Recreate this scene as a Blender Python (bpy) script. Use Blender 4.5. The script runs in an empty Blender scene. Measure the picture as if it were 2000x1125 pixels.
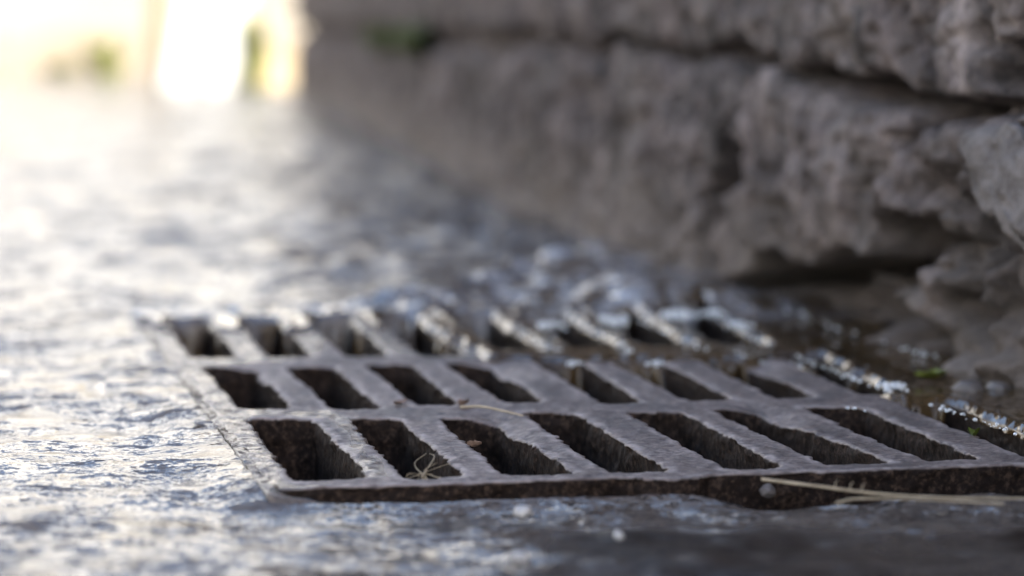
import bpy, bmesh, math, random
import numpy as np

# ------------------------------------------------------------------ camera, sky, sun, exposure
S = bpy.context.scene
H = 0.19                        # height of the lens above the top of the grate (z = 0)
FPX, Y0 = 5750.0, 30.0          # focal length and horizon in photo pixels
TH = math.atan((562.5 - Y0) / FPX)
cam = bpy.data.cameras.new('camera')
cam.sensor_width = 36.0
cam.lens = FPX / 2000.0 * 36.0
cam.clip_start = 0.02
cam.clip_end = 400.0
cam.dof.use_dof = True
cam.dof.focus_distance = 1.30
cam.dof.aperture_fstop = 5.6
camo = bpy.data.objects.new('camera', cam)
S.collection.objects.link(camo)
camo.location = (0, 0, H)
camo.rotation_euler = (math.pi / 2 - TH, 0, 0)
S.camera = camo

SUN_EL, SUN_AZ = math.radians(36), math.radians(138)
world = bpy.data.worlds.new("World")
S.world = world
world.use_nodes = True
wn = world.node_tree
sky = wn.nodes.new('ShaderNodeTexSky')
sky.sky_type = 'NISHITA'
sky.sun_disc = False
sky.sun_elevation = SUN_EL
sky.sun_rotation = SUN_AZ
wn.links.new(sky.outputs[0], wn.nodes['Background'].inputs[0])
sky.dust_density = 2.5
sky.air_density = 1.0
sky.ozone_density = 0.8
wn.nodes['Background'].inputs[1].default_value = 0.15
sun = bpy.data.lights.new('sun', 'SUN')
sun.energy = 5.0
sun.angle = math.radians(0.5)
sun.color = (1.0, 0.95, 0.86)
suno = bpy.data.objects.new('sun', sun)
S.collection.objects.link(suno)
suno.rotation_euler = (math.pi / 2 - SUN_EL, 0, math.pi - SUN_AZ)
S.view_settings.view_transform = 'Standard'
S.view_settings.look = 'None'
S.view_settings.gamma = 1.0
S.view_settings.exposure = 2.08
S.cycles.use_denoising = True
S.cycles.max_bounces = 8

# ------------------------------------------------------------------ helpers
rng = np.random.default_rng(7)
random.seed(7)
COL = S.collection


def ray(u, v):
    a, b = (u - 1000.0) / FPX, (562.5 - v) / FPX
    return np.array([a, math.cos(TH) + b * math.sin(TH), -math.sin(TH) + b * math.cos(TH)])


def gp(u, v, z=0.0):
    """where the sight line of a photo pixel meets the level z"""
    d = ray(u, v)
    t = (z - H) / d[2]
    return np.array([d[0] * t, d[1] * t, z])


def dp(u, v, y):
    """where it meets the distance y"""
    d = ray(u, v)
    t = y / d[1]
    return np.array([d[0] * t, y, H + d[2] * t])


def _hash(ix, iy, iz, seed):
    with np.errstate(over='ignore'):
        h = (ix.astype(np.uint32) * np.uint32(374761393) + iy.astype(np.uint32) * np.uint32(668265263)
             + iz.astype(np.uint32) * np.uint32(2246822519) + np.uint32((seed * 3266489917) & 0xffffffff))
        h = (h ^ (h >> np.uint32(13))) * np.uint32(1274126177)
        h = (h ^ (h >> np.uint32(16))) * np.uint32(2654435761)
        h = h ^ (h >> np.uint32(15))
    return h.astype(np.float64) / 4294967295.0 * 2 - 1


def noise(x, y, z=0.0, seed=0):
    x, y, z = np.broadcast_arrays(np.asarray(x, float), np.asarray(y, float), np.asarray(z, float))
    fx, fy, fz = np.floor(x), np.floor(y), np.floor(z)
    ix, iy, iz = fx.astype(np.int64), fy.astype(np.int64), fz.astype(np.int64)
    tx, ty, tz = x - fx, y - fy, z - fz
    tx, ty, tz = [t * t * t * (t * (t * 6 - 15) + 10) for t in (tx, ty, tz)]
    r = 0
    for dx in (0, 1):
        for dy in (0, 1):
            for dz in (0, 1):
                w = (tx if dx else 1 - tx) * (ty if dy else 1 - ty) * (tz if dz else 1 - tz)
                r = r + w * _hash(ix + dx, iy + dy, iz + dz, seed)
    return r


def fbm(x, y, z=0.0, seed=0, octaves=3):
    r, a, f = 0, 1.0, 1.0
    for k in range(octaves):
        r = r + a * noise(np.asarray(x) * f, np.asarray(y) * f, np.asarray(z) * f, seed + k)
        a *= 0.5
        f *= 2.03
    return r


def sstep(a, b, x):
    t = np.clip((x - a) / (b - a), 0, 1)
    return t * t * (3 - 2 * t)


def smax(a, b, k):
    h = np.maximum(k - np.abs(a - b), 0) / k
    return np.maximum(a, b) + h * h * k / 4


def psdf(x, y, poly):
    """signed distance to a polygon, negative inside"""
    P = np.asarray(poly, float)
    d = np.full(np.shape(x), 1e18)
    s = np.ones(np.shape(x))
    n = len(P)
    j = n - 1
    for i in range(n):
        ex, ey = P[j, 0] - P[i, 0], P[j, 1] - P[i, 1]
        wx, wy = x - P[i, 0], y - P[i, 1]
        t = np.clip((wx * ex + wy * ey) / (ex * ex + ey * ey + 1e-18), 0, 1)
        bx, by = wx - ex * t, wy - ey * t
        d = np.minimum(d, bx * bx + by * by)
        c1, c2, c3 = y >= P[i, 1], y < P[j, 1], ex * wy > ey * wx
        s = np.where((c1 & c2 & c3) | (~c1 & ~c2 & ~c3), -s, s)
        j = i
    return s * np.sqrt(d)


def ldist(x, y, pts):
    """distance to an open polyline"""
    d = np.full(np.shape(x), 1e18)
    for (ax, ay), (bx, by) in zip(pts[:-1], pts[1:]):
        ex, ey = bx - ax, by - ay
        t = np.clip(((x - ax) * ex + (y - ay) * ey) / (ex * ex + ey * ey + 1e-18), 0, 1)
        d = np.minimum(d, (x - ax - ex * t) ** 2 + (y - ay - ey * t) ** 2)
    return np.sqrt(d)


def mesh_obj(name, V, F, mat, parent=None, attrs=None, smooth=True):
    """V (n,3), F (m,4) or (m,3) or list of index arrays -> ONE mesh object; unused vertices are dropped"""
    V = np.asarray(V, float)
    F = np.asarray(F, np.int64)
    used = np.zeros(len(V), bool)
    used[F.ravel()] = True
    idx = np.cumsum(used) - 1
    V2, F2 = V[used], idx[F]
    k = F.shape[1]
    me = bpy.data.meshes.new(name)
    me.vertices.add(len(V2))
    me.vertices.foreach_set('co', V2.ravel())
    me.loops.add(F2.size)
    me.loops.foreach_set('vertex_index', F2.ravel().astype(np.int32))
    me.polygons.add(len(F2))
    me.polygons.foreach_set('loop_start', np.arange(0, F2.size, k, dtype=np.int32))
    me.polygons.foreach_set('loop_total', np.full(len(F2), k, dtype=np.int32))
    me.polygons.foreach_set('use_smooth', np.full(len(F2), smooth))
    me.update(calc_edges=True)
    me.validate()
    for an, av in (attrs or {}).items():
        at = me.attributes.new(an, 'FLOAT', 'POINT')
        at.data.foreach_set('value', np.asarray(av, np.float32)[used])
    if mat:
        me.materials.append(mat)
    o = bpy.data.objects.new(name, me)
    COL.objects.link(o)
    if parent:
        o.parent = parent
        o.matrix_parent_inverse = parent.matrix_world.inverted()
    return o


def bm_obj(name, bm, mat, parent=None, smooth=True):
    me = bpy.data.meshes.new(name)
    bm.to_mesh(me)
    bm.free()
    for p in me.polygons:
        p.use_smooth = smooth
    if mat:
        me.materials.append(mat)
    o = bpy.data.objects.new(name, me)
    COL.objects.link(o)
    if parent:
        o.parent = parent
    return o


def thing(name, label, cat, group=None, loc=(0, 0, 0)):
    o = bpy.data.objects.new(name, None)
    COL.objects.link(o)
    o.location = loc
    o.empty_display_size = 0.05
    return tag(o, label, cat, group)


def tag(o, label, cat, group=None, kind=None):
    o['label'] = label
    o['category'] = cat
    if group:
        o['group'] = group
    if kind:
        o['kind'] = kind
    return o


def grid_faces(ny, nx):
    i = np.arange(ny - 1)[:, None] * nx + np.arange(nx - 1)[None, :]
    return np.stack([i, i + 1, i + nx + 1, i + nx], -1).reshape(-1, 4)


def snap_grid(X, Y, sdf, h):
    """pull the grid vertices nearest the zero line of sdf (positive = solid) onto it; returns X, Y, keep mask"""
    for it in range(2):
        m = sdf(X, Y)
        e = h * 0.1
        gx = (sdf(X + e, Y) - sdf(X - e, Y)) / (2 * e)
        gy = (sdf(X, Y + e) - sdf(X, Y - e)) / (2 * e)
        g2 = gx * gx + gy * gy + 1e-9
        near = (np.abs(m) < 0.62 * h * np.sqrt(g2))
        st = np.where(near, -m / g2, 0)
        X = X + gx * st
        Y = Y + gy * st
    m = sdf(X, Y)
    g = np.sqrt(g2)
    return X, Y, m, m > -0.06 * h, gx / g, gy / g


def boundary(F):
    """directed boundary edges of a quad list"""
    E = np.concatenate([F[:, [0, 1]], F[:, [1, 2]], F[:, [2, 3]], F[:, [3, 0]]])
    fid = np.tile(np.arange(len(F)), 4)
    key = np.sort(E, 1)
    k = key[:, 0] * (F.max() + 1) + key[:, 1]
    _, inv, cnt = np.unique(k, return_inverse=True, return_counts=True)
    b = cnt[inv] == 1
    return E[b], fid[b]


def tube(pts, radii, n=8):
    """a swept tube: V, F"""
    pts = np.asarray(pts, float)
    radii = np.broadcast_to(np.asarray(radii, float), (len(pts),))
    T = np.gradient(pts, axis=0)
    T /= np.linalg.norm(T, axis=1)[:, None]
    ref = np.array([0.13, 0.2, 0.97])
    A = np.cross(T, ref)
    A /= np.linalg.norm(A, axis=1)[:, None]
    B = np.cross(T, A)
    ang = np.linspace(0, 2 * np.pi, n, endpoint=False)
    V = pts[:, None, :] + radii[:, None, None] * (np.cos(ang)[None, :, None] * A[:, None, :] + np.sin(ang)[None, :, None] * B[:, None, :])
    F = []
    for i in range(len(pts) - 1):
        for j in range(n):
            F.append((i * n + j, i * n + (j + 1) % n, (i + 1) * n + (j + 1) % n, (i + 1) * n + j))
    return V.reshape(-1, 3), np.array(F)


def join(parts):
    V, F, o = [], [], 0
    for v, f in parts:
        V.append(v)
        F.append(np.asarray(f) + o)
        o += len(v)
    return np.concatenate(V), np.concatenate(F)


def curve_pts(pts, n=24):
    """Catmull-Rom through pts"""
    P = np.asarray(pts, float)
    P = np.vstack([2 * P[0] - P[1], P, 2 * P[-1] - P[-2]])
    out = []
    for i in range(1, len(P) - 2):
        for t in np.linspace(0, 1, n, endpoint=False):
            a, b, c, d = P[i - 1], P[i], P[i + 1], P[i + 2]
            out.append(0.5 * (2 * b + (c - a) * t + (2 * a - 5 * b + 4 * c - d) * t * t + (3 * b - a - 3 * c + d) * t ** 3))
    out.append(P[-2])
    return np.array(out)


def rock(name, center, size, mat, seed, parent=None, rough=0.25, sub=4, rot=0.0, blocky=0.0):
    """a stone: an icosphere pushed towards a box and broken up by noise"""
    bm = bmesh.new()
    bmesh.ops.create_icosphere(bm, subdivisions=sub, radius=1.0)
    co = np.array([v.co[:] for v in bm.verts])
    if blocky:
        m = np.abs(co).max(1)[:, None]
        co = co * (1 - blocky) + co / m * blocky
    n1 = fbm(co[:, 0] * 1.1 + seed * 3.1, co[:, 1] * 1.1, co[:, 2] * 1.1, seed, 4)
    n2 = noise(co[:, 0] * 7 + seed, co[:, 1] * 7, co[:, 2] * 7, seed + 9)
    co = co * (1 + rough * n1 + 0.04 * n2)[:, None] * np.asarray(size)[None, :]
    c, s = math.cos(rot), math.sin(rot)
    co = np.stack([co[:, 0] * c - co[:, 1] * s, co[:, 0] * s + co[:, 1] * c, co[:, 2]], 1)
    for v, p in zip(bm.verts, co):
        v.co = p
    o = bm_obj(name, bm, mat, parent)
    o.location = center
    return o


# ------------------------------------------------------------------ materials
class NT:
    def __init__(self, name):
        self.m = bpy.data.materials.new(name)
        self.m.use_nodes = True
        self.t = self.m.node_tree
        self.b = self.t.nodes['Principled BSDF']
        self.tc = None

    def n(self, kind, **kw):
        nd = self.t.nodes.new(kind)
        for k, v in kw.items():
            setattr(nd, k, v)
        return nd

    def link(self, a, b):
        self.t.links.new(a, b)

    def coord(self, scale=(1, 1, 1)):
        if self.tc is None:
            self.tc = self.n('ShaderNodeNewGeometry')
        mp = self.n('ShaderNodeMapping')
        mp.inputs['Scale'].default_value = scale
        self.link(self.tc.outputs['Position'], mp.inputs['Vector'])
        return mp.outputs[0]

    def noise(self, scale, detail=4, rough=0.55, stretch=(1, 1, 1)):
        nd = self.n('ShaderNodeTexNoise')
        nd.inputs['Scale'].default_value = scale
        nd.inputs['Detail'].default_value = detail
        nd.inputs['Roughness'].default_value = rough
        self.link(self.coord(stretch), nd.inputs['Vector'])
        return nd.outputs['Fac']

    def ramp(self, fac, stops):
        r = self.n('ShaderNodeValToRGB')
        e = r.color_ramp.elements
        while len(e) < len(stops):
            e.new(0.5)
        for el, (p, c) in zip(e, stops):
            el.position = p
            el.color = (c[0], c[1], c[2], 1) if not np.isscalar(c) else (c, c, c, 1)
        self.link(fac, r.inputs[0])
        return r.outputs[0]

    def mix(self, fac, a, b, mode='MIX'):
        m = self.n('ShaderNodeMix', data_type='RGBA', blend_type=mode)
        for sock, v in ((m.inputs[0], fac), (m.inputs[6], a), (m.inputs[7], b)):
            if hasattr(v, 'links'):
                self.link(v, sock)
            elif np.isscalar(v):
                sock.default_value = v
            else:
                sock.default_value = (*v, 1)
        return m.outputs[2]

    def math(self, op, a, b=0.0):
        m = self.n('ShaderNodeMath', operation=op)
        for sock, v in ((m.inputs[0], a), (m.inputs[1], b)):
            if hasattr(v, 'links'):
                self.link(v, sock)
            else:
                sock.default_value = v
        return m.outputs[0]

    def attr(self, name):
        a = self.n('ShaderNodeAttribute')
        a.attribute_name = name
        return a.outputs['Fac']

    def bump(self, h, dist, strength=1.0, prev=None):
        b = self.n('ShaderNodeBump')
        b.inputs['Distance'].default_value = dist
        b.inputs['Strength'].default_value = strength
        self.link(h, b.inputs['Height'])
        if prev is not None:
            self.link(prev, b.inputs['Normal'])
        return b.outputs[0]

    def ripple(self, layers, prev=None):
        """a surface normal tilted by noise itself, so ripples stay as steep far away as near"""
        cur = prev if prev is not None else self.n('ShaderNodeNewGeometry').outputs['Normal']
        for scale, detail, amount, stretch in layers:
            nd = self.n('ShaderNodeTexNoise')
            nd.inputs['Scale'].default_value = scale
            nd.inputs['Detail'].default_value = detail
            self.link(self.coord(stretch), nd.inputs['Vector'])
            sub = self.n('ShaderNodeVectorMath', operation='SUBTRACT')
            self.link(nd.outputs['Color'], sub.inputs[0])
            sub.inputs[1].default_value = (0.5, 0.5, 0.5)
            mul = self.n('ShaderNodeVectorMath', operation='MULTIPLY')
            self.link(sub.outputs[0], mul.inputs[0])
            if hasattr(amount, 'links'):
                self.link(amount, mul.inputs[1])
            else:
                mul.inputs[1].default_value = (amount, amount, 0)
            add = self.n('ShaderNodeVectorMath', operation='ADD')
            self.link(cur, add.inputs[0])
            self.link(mul.outputs[0], add.inputs[1])
            cur = add.outputs[0]
        nrm = self.n('ShaderNodeVectorMath', operation='NORMALIZE')
        self.link(cur, nrm.inputs[0])
        return nrm.outputs[0]

    def set(self, **kw):
        for k, v in kw.items():
            s = self.b.inputs[k.replace('_', ' ')]
            if hasattr(v, 'links'):
                self.link(v, s)
            elif np.isscalar(v):
                s.default_value = v
            else:
                s.default_value = (*v, 1) if len(v) == 3 else v
        return self


def mat_simple(name, c1, c2, scale=60, rough=0.7, bump=0.0, stretch=(1, 1, 1)):
    m = NT(name)
    f = m.noise(scale, 5, 0.6, stretch)
    m.set(Base_Color=m.ramp(f, [(0.3, c1), (0.7, c2)]), Roughness=rough)
    if bump:
        m.set(Normal=m.bump(f, bump))
    return m.m


def make_road_mat():
    m = NT('wet_asphalt')
    agg = m.n('ShaderNodeTexVoronoi')
    agg.inputs['Scale'].default_value = 120
    m.link(m.coord(), agg.inputs['Vector'])
    col = m.ramp(m.noise(34, 5, 0.6), [(0.3, (0.030, 0.024, 0.022)), (0.55, (0.060, 0.050, 0.045)), (0.75, (0.10, 0.085, 0.07))])
    stone = m.mix(m.ramp(agg.outputs['Distance'], [(0.1, 0.0), (0.6, 0.5)]), col, (0.10, 0.088, 0.08))
    flow = m.attr('flow')
    nb = m.ripple([(22, 2, m.math('MULTIPLY', flow, 1.0), (0.8, 1, 1)), (75, 3, m.math('MULTIPLY', flow, 1.25), (0.7, 1, 1)), (230, 3, m.math('MULTIPLY', flow, 1.35), (0.7, 1, 1)), (600, 2, m.math('MULTIPLY', flow, 1.2), (0.7, 1, 1))])
    rgh = m.ramp(m.noise(25, 4, 0.6), [(0.35, 0.06), (0.7, 0.22)])
    rgh = m.mix(m.math("MAXIMUM", m.math("SUBTRACT", 0.8, flow), 0.0), rgh, (0.6, 0.6, 0.6))
    stone = m.mix(m.math('MULTIPLY', m.math('SUBTRACT', 0.75, flow), 1.9), stone, m.mix(1.0, stone, m.ramp(m.noise(55, 5, 0.65), [(0.32, (0.007, 0.0045, 0.0035)), (0.6, (0.021, 0.0145, 0.011)), (0.75, (0.055, 0.042, 0.034))])))
    m.set(Base_Color=stone, Roughness=rgh, IOR=1.42, Specular_IOR_Level=m.ramp(flow, [(0.25, 0.12), (0.6, 0.5)]), Normal=nb)
    return m.m


def make_iron_mat():
    m = NT('cast_iron')
    wall = m.attr('wallness')
    wet = m.attr('wet')
    pit = m.noise(260, 5, 0.7)
    big = m.noise(22, 5, 0.6)
    top = m.ramp(big, [(0.28, (0.058, 0.043, 0.038)), (0.5, (0.106, 0.081, 0.073)), (0.72, (0.175, 0.140, 0.128))])
    scr = m.ramp(pit, [(0.33, 0.42), (0.52, 0.95), (0.66, 1.75)])
    top = m.mix(1.0, top, scr, 'MULTIPLY')
    stain = m.ramp(m.noise(36, 4, 0.6, (1, 0.5, 1)), [(0.36, 0.75), (0.50, 0.0)])
    top = m.mix(stain, top, (0.050, 0.040, 0.037))
    worn = m.math('MULTIPLY', m.attr('worn'), m.ramp(m.noise(60, 4, 0.7), [(0.42, 0.0), (0.60, 0.9)]))
    top = m.mix(worn, top, (0.28, 0.24, 0.225))
    rust = m.ramp(m.noise(48, 6, 0.7), [(0.52, 0.0), (0.70, 1.0)])
    top = m.mix(m.math('MULTIPLY', rust, 0.45), top, (0.10, 0.066, 0.045))
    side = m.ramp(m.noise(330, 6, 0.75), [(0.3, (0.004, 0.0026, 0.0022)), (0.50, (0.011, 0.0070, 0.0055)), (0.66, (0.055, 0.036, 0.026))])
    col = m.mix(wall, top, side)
    col = m.mix(m.math('MULTIPLY', wet, 0.55), col, (0.03, 0.025, 0.022))
    rg = m.ramp(pit, [(0.3, 0.62), (0.7, 0.42)])
    rg = m.mix(wall, rg, (0.8, 0.8, 0.8))
    rg = m.mix(wet, rg, (0.10, 0.10, 0.10))
    nb = m.bump(m.noise(190, 6, 0.7), 0.0016, 0.7)
    nb = m.bump(m.noise(900, 3, 0.6), 0.0005, 0.6, nb)
    am = m.math('MULTIPLY', wet, 1.3)
    nb = m.ripple([(120, 3, am, (0.7, 1, 1)), (330, 3, am, (0.7, 1, 1))], nb)
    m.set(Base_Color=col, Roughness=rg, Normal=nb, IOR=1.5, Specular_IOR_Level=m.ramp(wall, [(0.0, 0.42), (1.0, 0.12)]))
    return m.m


def make_wall_mat():
    m = NT('old_wall')
    deep = m.attr('deep')
    base = m.ramp(m.noise(13, 6, 0.62), [(0.3, (0.040, 0.030, 0.028)), (0.5, (0.108, 0.086, 0.080)), (0.70, (0.220, 0.184, 0.172))])
    streak = m.ramp(m.noise(30, 5, 0.6, (1, 1, 0.16)), [(0.36, 0.30), (0.5, 1.0), (0.64, 1.75)])
    col = m.mix(1.0, base, streak, 'MULTIPLY')
    speck = m.ramp(m.noise(150, 5, 0.75), [(0.34, 0.4), (0.5, 1.0), (0.66, 1.6)])
    col = m.mix(0.85, col, speck, 'MULTIPLY')
    tan = m.ramp(m.noise(7, 3), [(0.5, 0.0), (0.7, 0.5)])
    col = m.mix(tan, col, (0.17, 0.145, 0.125))
    low = m.n('ShaderNodeSeparateXYZ')
    m.link(m.coord(), low.inputs[0])
    dust = m.math('MULTIPLY', m.ramp(low.outputs['Z'], [(0.02, 0.75), (0.085, 0.0)]), m.ramp(m.noise(16, 4), [(0.35, 0.4), (0.6, 1.0)]))
    col = m.mix(dust, col, (0.20, 0.165, 0.135))
    col = m.mix(m.math('MULTIPLY', deep, 0.6), col, m.mix(1.0, (0.052, 0.038, 0.034), speck, 'MULTIPLY'))  # paints shade into cracks and hollows, plus brown earth on the crumbled mass
    nb = m.bump(m.noise(60, 6, 0.75, (1, 1, 0.6)), 0.012, 1.0)
    nb = m.bump(m.noise(340, 4, 0.7), 0.0018, 0.7, nb)
    m.set(Base_Color=col, Roughness=0.85, Normal=nb)
    return m.m


def make_water_mat():
    m = NT('gutter_water')
    rush = m.attr('rush')
    nb = m.ripple([(55, 2, m.math('ADD', m.math('MULTIPLY', rush, 1.2), 0.15), (1, 0.6, 1)), (200, 2, m.math('ADD', m.math('MULTIPLY', rush, 1.0), 0.15), (1, 0.7, 1))])
    col = m.ramp(m.noise(9, 3), [(0.35, (0.045, 0.028, 0.015)), (0.7, (0.095, 0.060, 0.025))])
    aer_sheen = m.math('MULTIPLY', rush, m.ramp(m.noise(38, 3, 0.6, (1, 0.55, 1)), [(0.42, 0.0), (0.60, 0.75)]))
    col = m.mix(aer_sheen, col, (0.42, 0.43, 0.47))  # whitened by aeration, with the sky's sheen painted into the water colour
    m.set(Base_Color=col, Roughness=0.04, IOR=1.33, Normal=nb, Transmission_Weight=0.25)
    return m.m


def make_foam_mat():
    m = NT('foam')
    m.set(Base_Color=(0.74, 0.77, 0.80), Roughness=0.15, IOR=1.33, Transmission_Weight=0.45)
    nb = m.bump(m.noise(500, 3), 0.001, 0.6)
    m.set(Normal=nb)
    return m.m


M_ROAD, M_IRON, M_WALL = make_road_mat(), make_iron_mat(), make_wall_mat()
M_WATER, M_FOAM = make_water_mat(), make_foam_mat()
M_STRAW = mat_simple('dry_straw', (0.19, 0.145, 0.09), (0.36, 0.30, 0.21), 120, 0.55, 0, (1, 1, 1))
M_LEAF = mat_simple('dead_leaf', (0.085, 0.045, 0.032), (0.22, 0.15, 0.11), 200, 0.6, 0.002)
M_GREEN = mat_simple('green_leaf', (0.06, 0.085, 0.012), (0.13, 0.15, 0.03), 150, 0.4)
M_MOSS = mat_simple('moss', (0.035, 0.045, 0.012), (0.075, 0.085, 0.025), 200, 0.9, 0.003)
M_STONE = mat_simple('field_stone', (0.052, 0.044, 0.042), (0.155, 0.138, 0.132), 70, 0.85, 0.006)
M_PEBBLE = mat_simple('pebble', (0.14, 0.13, 0.13), (0.42, 0.41, 0.40), 150, 0.35, 0.002)
M_DARKST = mat_simple('wet_rubble', (0.045, 0.037, 0.034), (0.11, 0.095, 0.088), 90, 0.5, 0.004)
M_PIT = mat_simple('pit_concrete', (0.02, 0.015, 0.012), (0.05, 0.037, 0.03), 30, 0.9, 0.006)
M_PLASTER = mat_simple('cream_plaster', (0.165, 0.146, 0.118), (0.235, 0.214, 0.178), 2, 0.85)
M_BOUNCE = mat_simple('bounce_white', (0.37, 0.37, 0.37), (0.47, 0.47, 0.465), 3, 0.85)  # pale tone set to bounce light from unseen wall faces
M_PLINTH = mat_simple('beige_plinth', (0.15, 0.125, 0.095), (0.21, 0.18, 0.14), 4, 0.85)
M_WHITE = mat_simple('white_paint', (0.38, 0.38, 0.37), (0.45, 0.45, 0.44), 8, 0.6)
M_TIMBER = mat_simple('weathered_timber', (0.26, 0.20, 0.12), (0.40, 0.32, 0.20), 14, 0.75)
M_WEED = mat_simple('weeds', (0.10, 0.12, 0.03), (0.22, 0.22, 0.07), 20, 0.7)

# ------------------------------------------------------------------ the grate's layout
A = 0.2017
OX, OY = -0.0879, 1.2046
CA, SA = math.cos(A), math.sin(A)
PITCH, SLOT, ROWQ, SLEN = 0.0455, 0.0230, 0.2266, 0.1850
SLOTS_PX = {
    0: [[(488, 816), (608, 818), (718, 930), (580, 939)], [(692, 820), (776, 822), (900, 931), (797, 936)],
        [(866, 820), (964, 822), (1120, 925), (985, 926)], [(1028, 806), (1116, 812), (1298, 921), (1190, 923)],
        [(1226, 806), (1330, 806), (1526, 913), (1434, 916)], [(1394, 799), (1470, 800), (1732, 903), (1622, 907)],
        [(1576, 797), (1676, 799), (1908, 897), (1814, 900)], [(1766, 790), (1846, 788), (2105, 888), (2010, 892)]],
    1: [[(400, 717), (498, 717), (560, 796), (478, 799)], [(568, 720), (646, 718), (736, 797), (658, 800)],
        [(718, 715), (798, 716), (885, 791), (824, 794)], [(872, 712), (954, 712), (1044, 785), (995, 788)],
        [(1050, 708), (1138, 712), (1242, 787), (1188, 789)], [(1200, 708), (1288, 710), (1422, 781), (1346, 783)],
        [(1372, 705), (1452, 707), (1580, 779), (1520, 780)], [(1530, 696), (1600, 694), (1752, 772), (1685, 774)]],
    2: [[(326, 626), (404, 627), (461, 696), (380, 698)], [(464, 624), (542, 626), (602, 696), (530, 698)],
        [(598, 622), (680, 622), (749, 695), (678, 697)], [(734, 618), (810, 620), (895, 694), (822, 696)],
        [(866, 616), (945, 616), (1066, 691), (972, 693)], [(1010, 612), (1092, 612), (1212, 688), (1112, 690)],
        [(1148, 608), (1232, 608), (1362, 686), (1258, 688)], [(1290, 604), (1372, 604), (1506, 682), (1404, 684)]],
}


def loc2w(gx, gy):
    return OX + gx * CA - gy * SA, OY + gx * SA + gy * CA


def w2loc(x, y):
    return (x - OX) * CA + (y - OY) * SA, -(x - OX) * SA + (y - OY) * CA


SLOTS = []
for r, qs in SLOTS_PX.items():
    for k, q in enumerate(qs):
        P = np.array([w2loc(*gp(u, v)[:2]) for u, v in q])      # tl tr br bl
        G = np.array([(k * PITCH, r * ROWQ + SLEN), (k * PITCH + SLOT, r * ROWQ + SLEN),
                      (k * PITCH + SLOT, r * ROWQ - 0.004), (k * PITCH, r * ROWQ - 0.004)])
        SLOTS.append((r, k, 0.8 * P + 0.2 * G))
GX0, GX1 = -0.0145, 7 * PITCH + SLOT + 0.017
GY0, GY1 = -0.028, 2 * ROWQ + SLEN + 0.046


def slot_sdf(x, y):
    """negative inside a slot (local coordinates)"""
    best = np.full(np.shape(x), 1e9)
    for r, k, P in SLOTS:
        c = P.mean(0)
        d = None
        for i in range(4):
            a, b = P[i], P[(i + 1) % 4]
            nx, ny = b[1] - a[1], a[0] - b[0]
            l = math.hypot(nx, ny)
            nx, ny = nx / l, ny / l
            if (c[0] - a[0]) * nx + (c[1] - a[1]) * ny > 0:
                nx, ny = -nx, -ny
            e = (x - a[0]) * nx + (y - a[1]) * ny
            d = e if d is None else smax(d, e, 0.009)
        best = np.minimum(best, d - 0.0019)
    return best


def box_sdf(x, y, x0, x1, y0, y1, r=0.006):
    cx, cy, hx, hy = (x0 + x1) / 2, (y0 + y1) / 2, (x1 - x0) / 2 - r, (y1 - y0) / 2 - r
    qx, qy = np.abs(x - cx) - hx, np.abs(y - cy) - hy
    return np.hypot(np.maximum(qx, 0), np.maximum(qy, 0)) + np.minimum(np.maximum(qx, qy), 0) - r


LUG = (0.150, -0.026)


def iron_rag(x, y):
    return 0.0010 * noise(x / 0.0036, y / 0.0060, 0, 11) + 0.0004 * noise(x / 0.011, y / 0.016, 0, 12) + 0.0005 * noise(x / 0.0019, y / 0.0034, 0, 13)


def iron_sdf(x, y):
    rag = iron_rag(x, y)
    out = box_sdf(x, y, GX0, GX1, GY0, GY1)
    lug = np.hypot((x - LUG[0]) / 1.9, (y - LUG[1])) - 0.009
    out = np.minimum(out, lug)
    return np.minimum(slot_sdf(x, y) + rag, -out + 0.6 * rag)


def region_px(pix, z=0.0):
    return [tuple(gp(u, v, z)[:2]) for u, v in pix]


# where a film of water lies on the iron (outlines on the ground)
WET1 = region_px([(0, 1000), (470, 960), (690, 945), (600, 945), (488, 812), (640, 800), (690, 815), (760, 930), (720, 932), (640, 815), (520, 800), (500, 770), (420, 712), (520, 705), (640, 690), (690, 640), (760, 696), (900, 700), (1000, 700), (1100, 700), (1300, 690), (1500, 600), (1500, 560), (0, 560)])
WET2 = region_px([(1040, 705), (1500, 700), (1560, 690), (1780, 772), (2200, 920), (2200, 500), (1040, 520)])

# ------------------------------------------------------------------ the grate: one casting, split into rim, cross bars and bars
hx, hy = 0.00115, 0.0017
gx = np.arange(GX0 - 0.006, GX1 + 0.006, hx)
gy = np.arange(GY0 - 0.012, GY1 + 0.006, hy)
X, Y = np.meshgrid(gx, gy)
X, Y, m, keep, nx_, ny_ = snap_grid(X, Y, iron_sdf, 0.0014)
F = grid_faces(*X.shape)
F = F[keep.ravel()[F].all(1)]
xf, yf, mf = X.ravel(), Y.ravel(), m.ravel()
mm = np.maximum(mf, 0)
edge = np.clip(1 - mm / 0.0022, 0, 1)
zt = -0.0005 * edge ** 2 + 0.0005 * fbm(xf / 0.03, yf / 0.05, 0, 21) + 0.00035 * fbm(xf / 0.006, yf / 0.006, 0, 22, 3)
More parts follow.
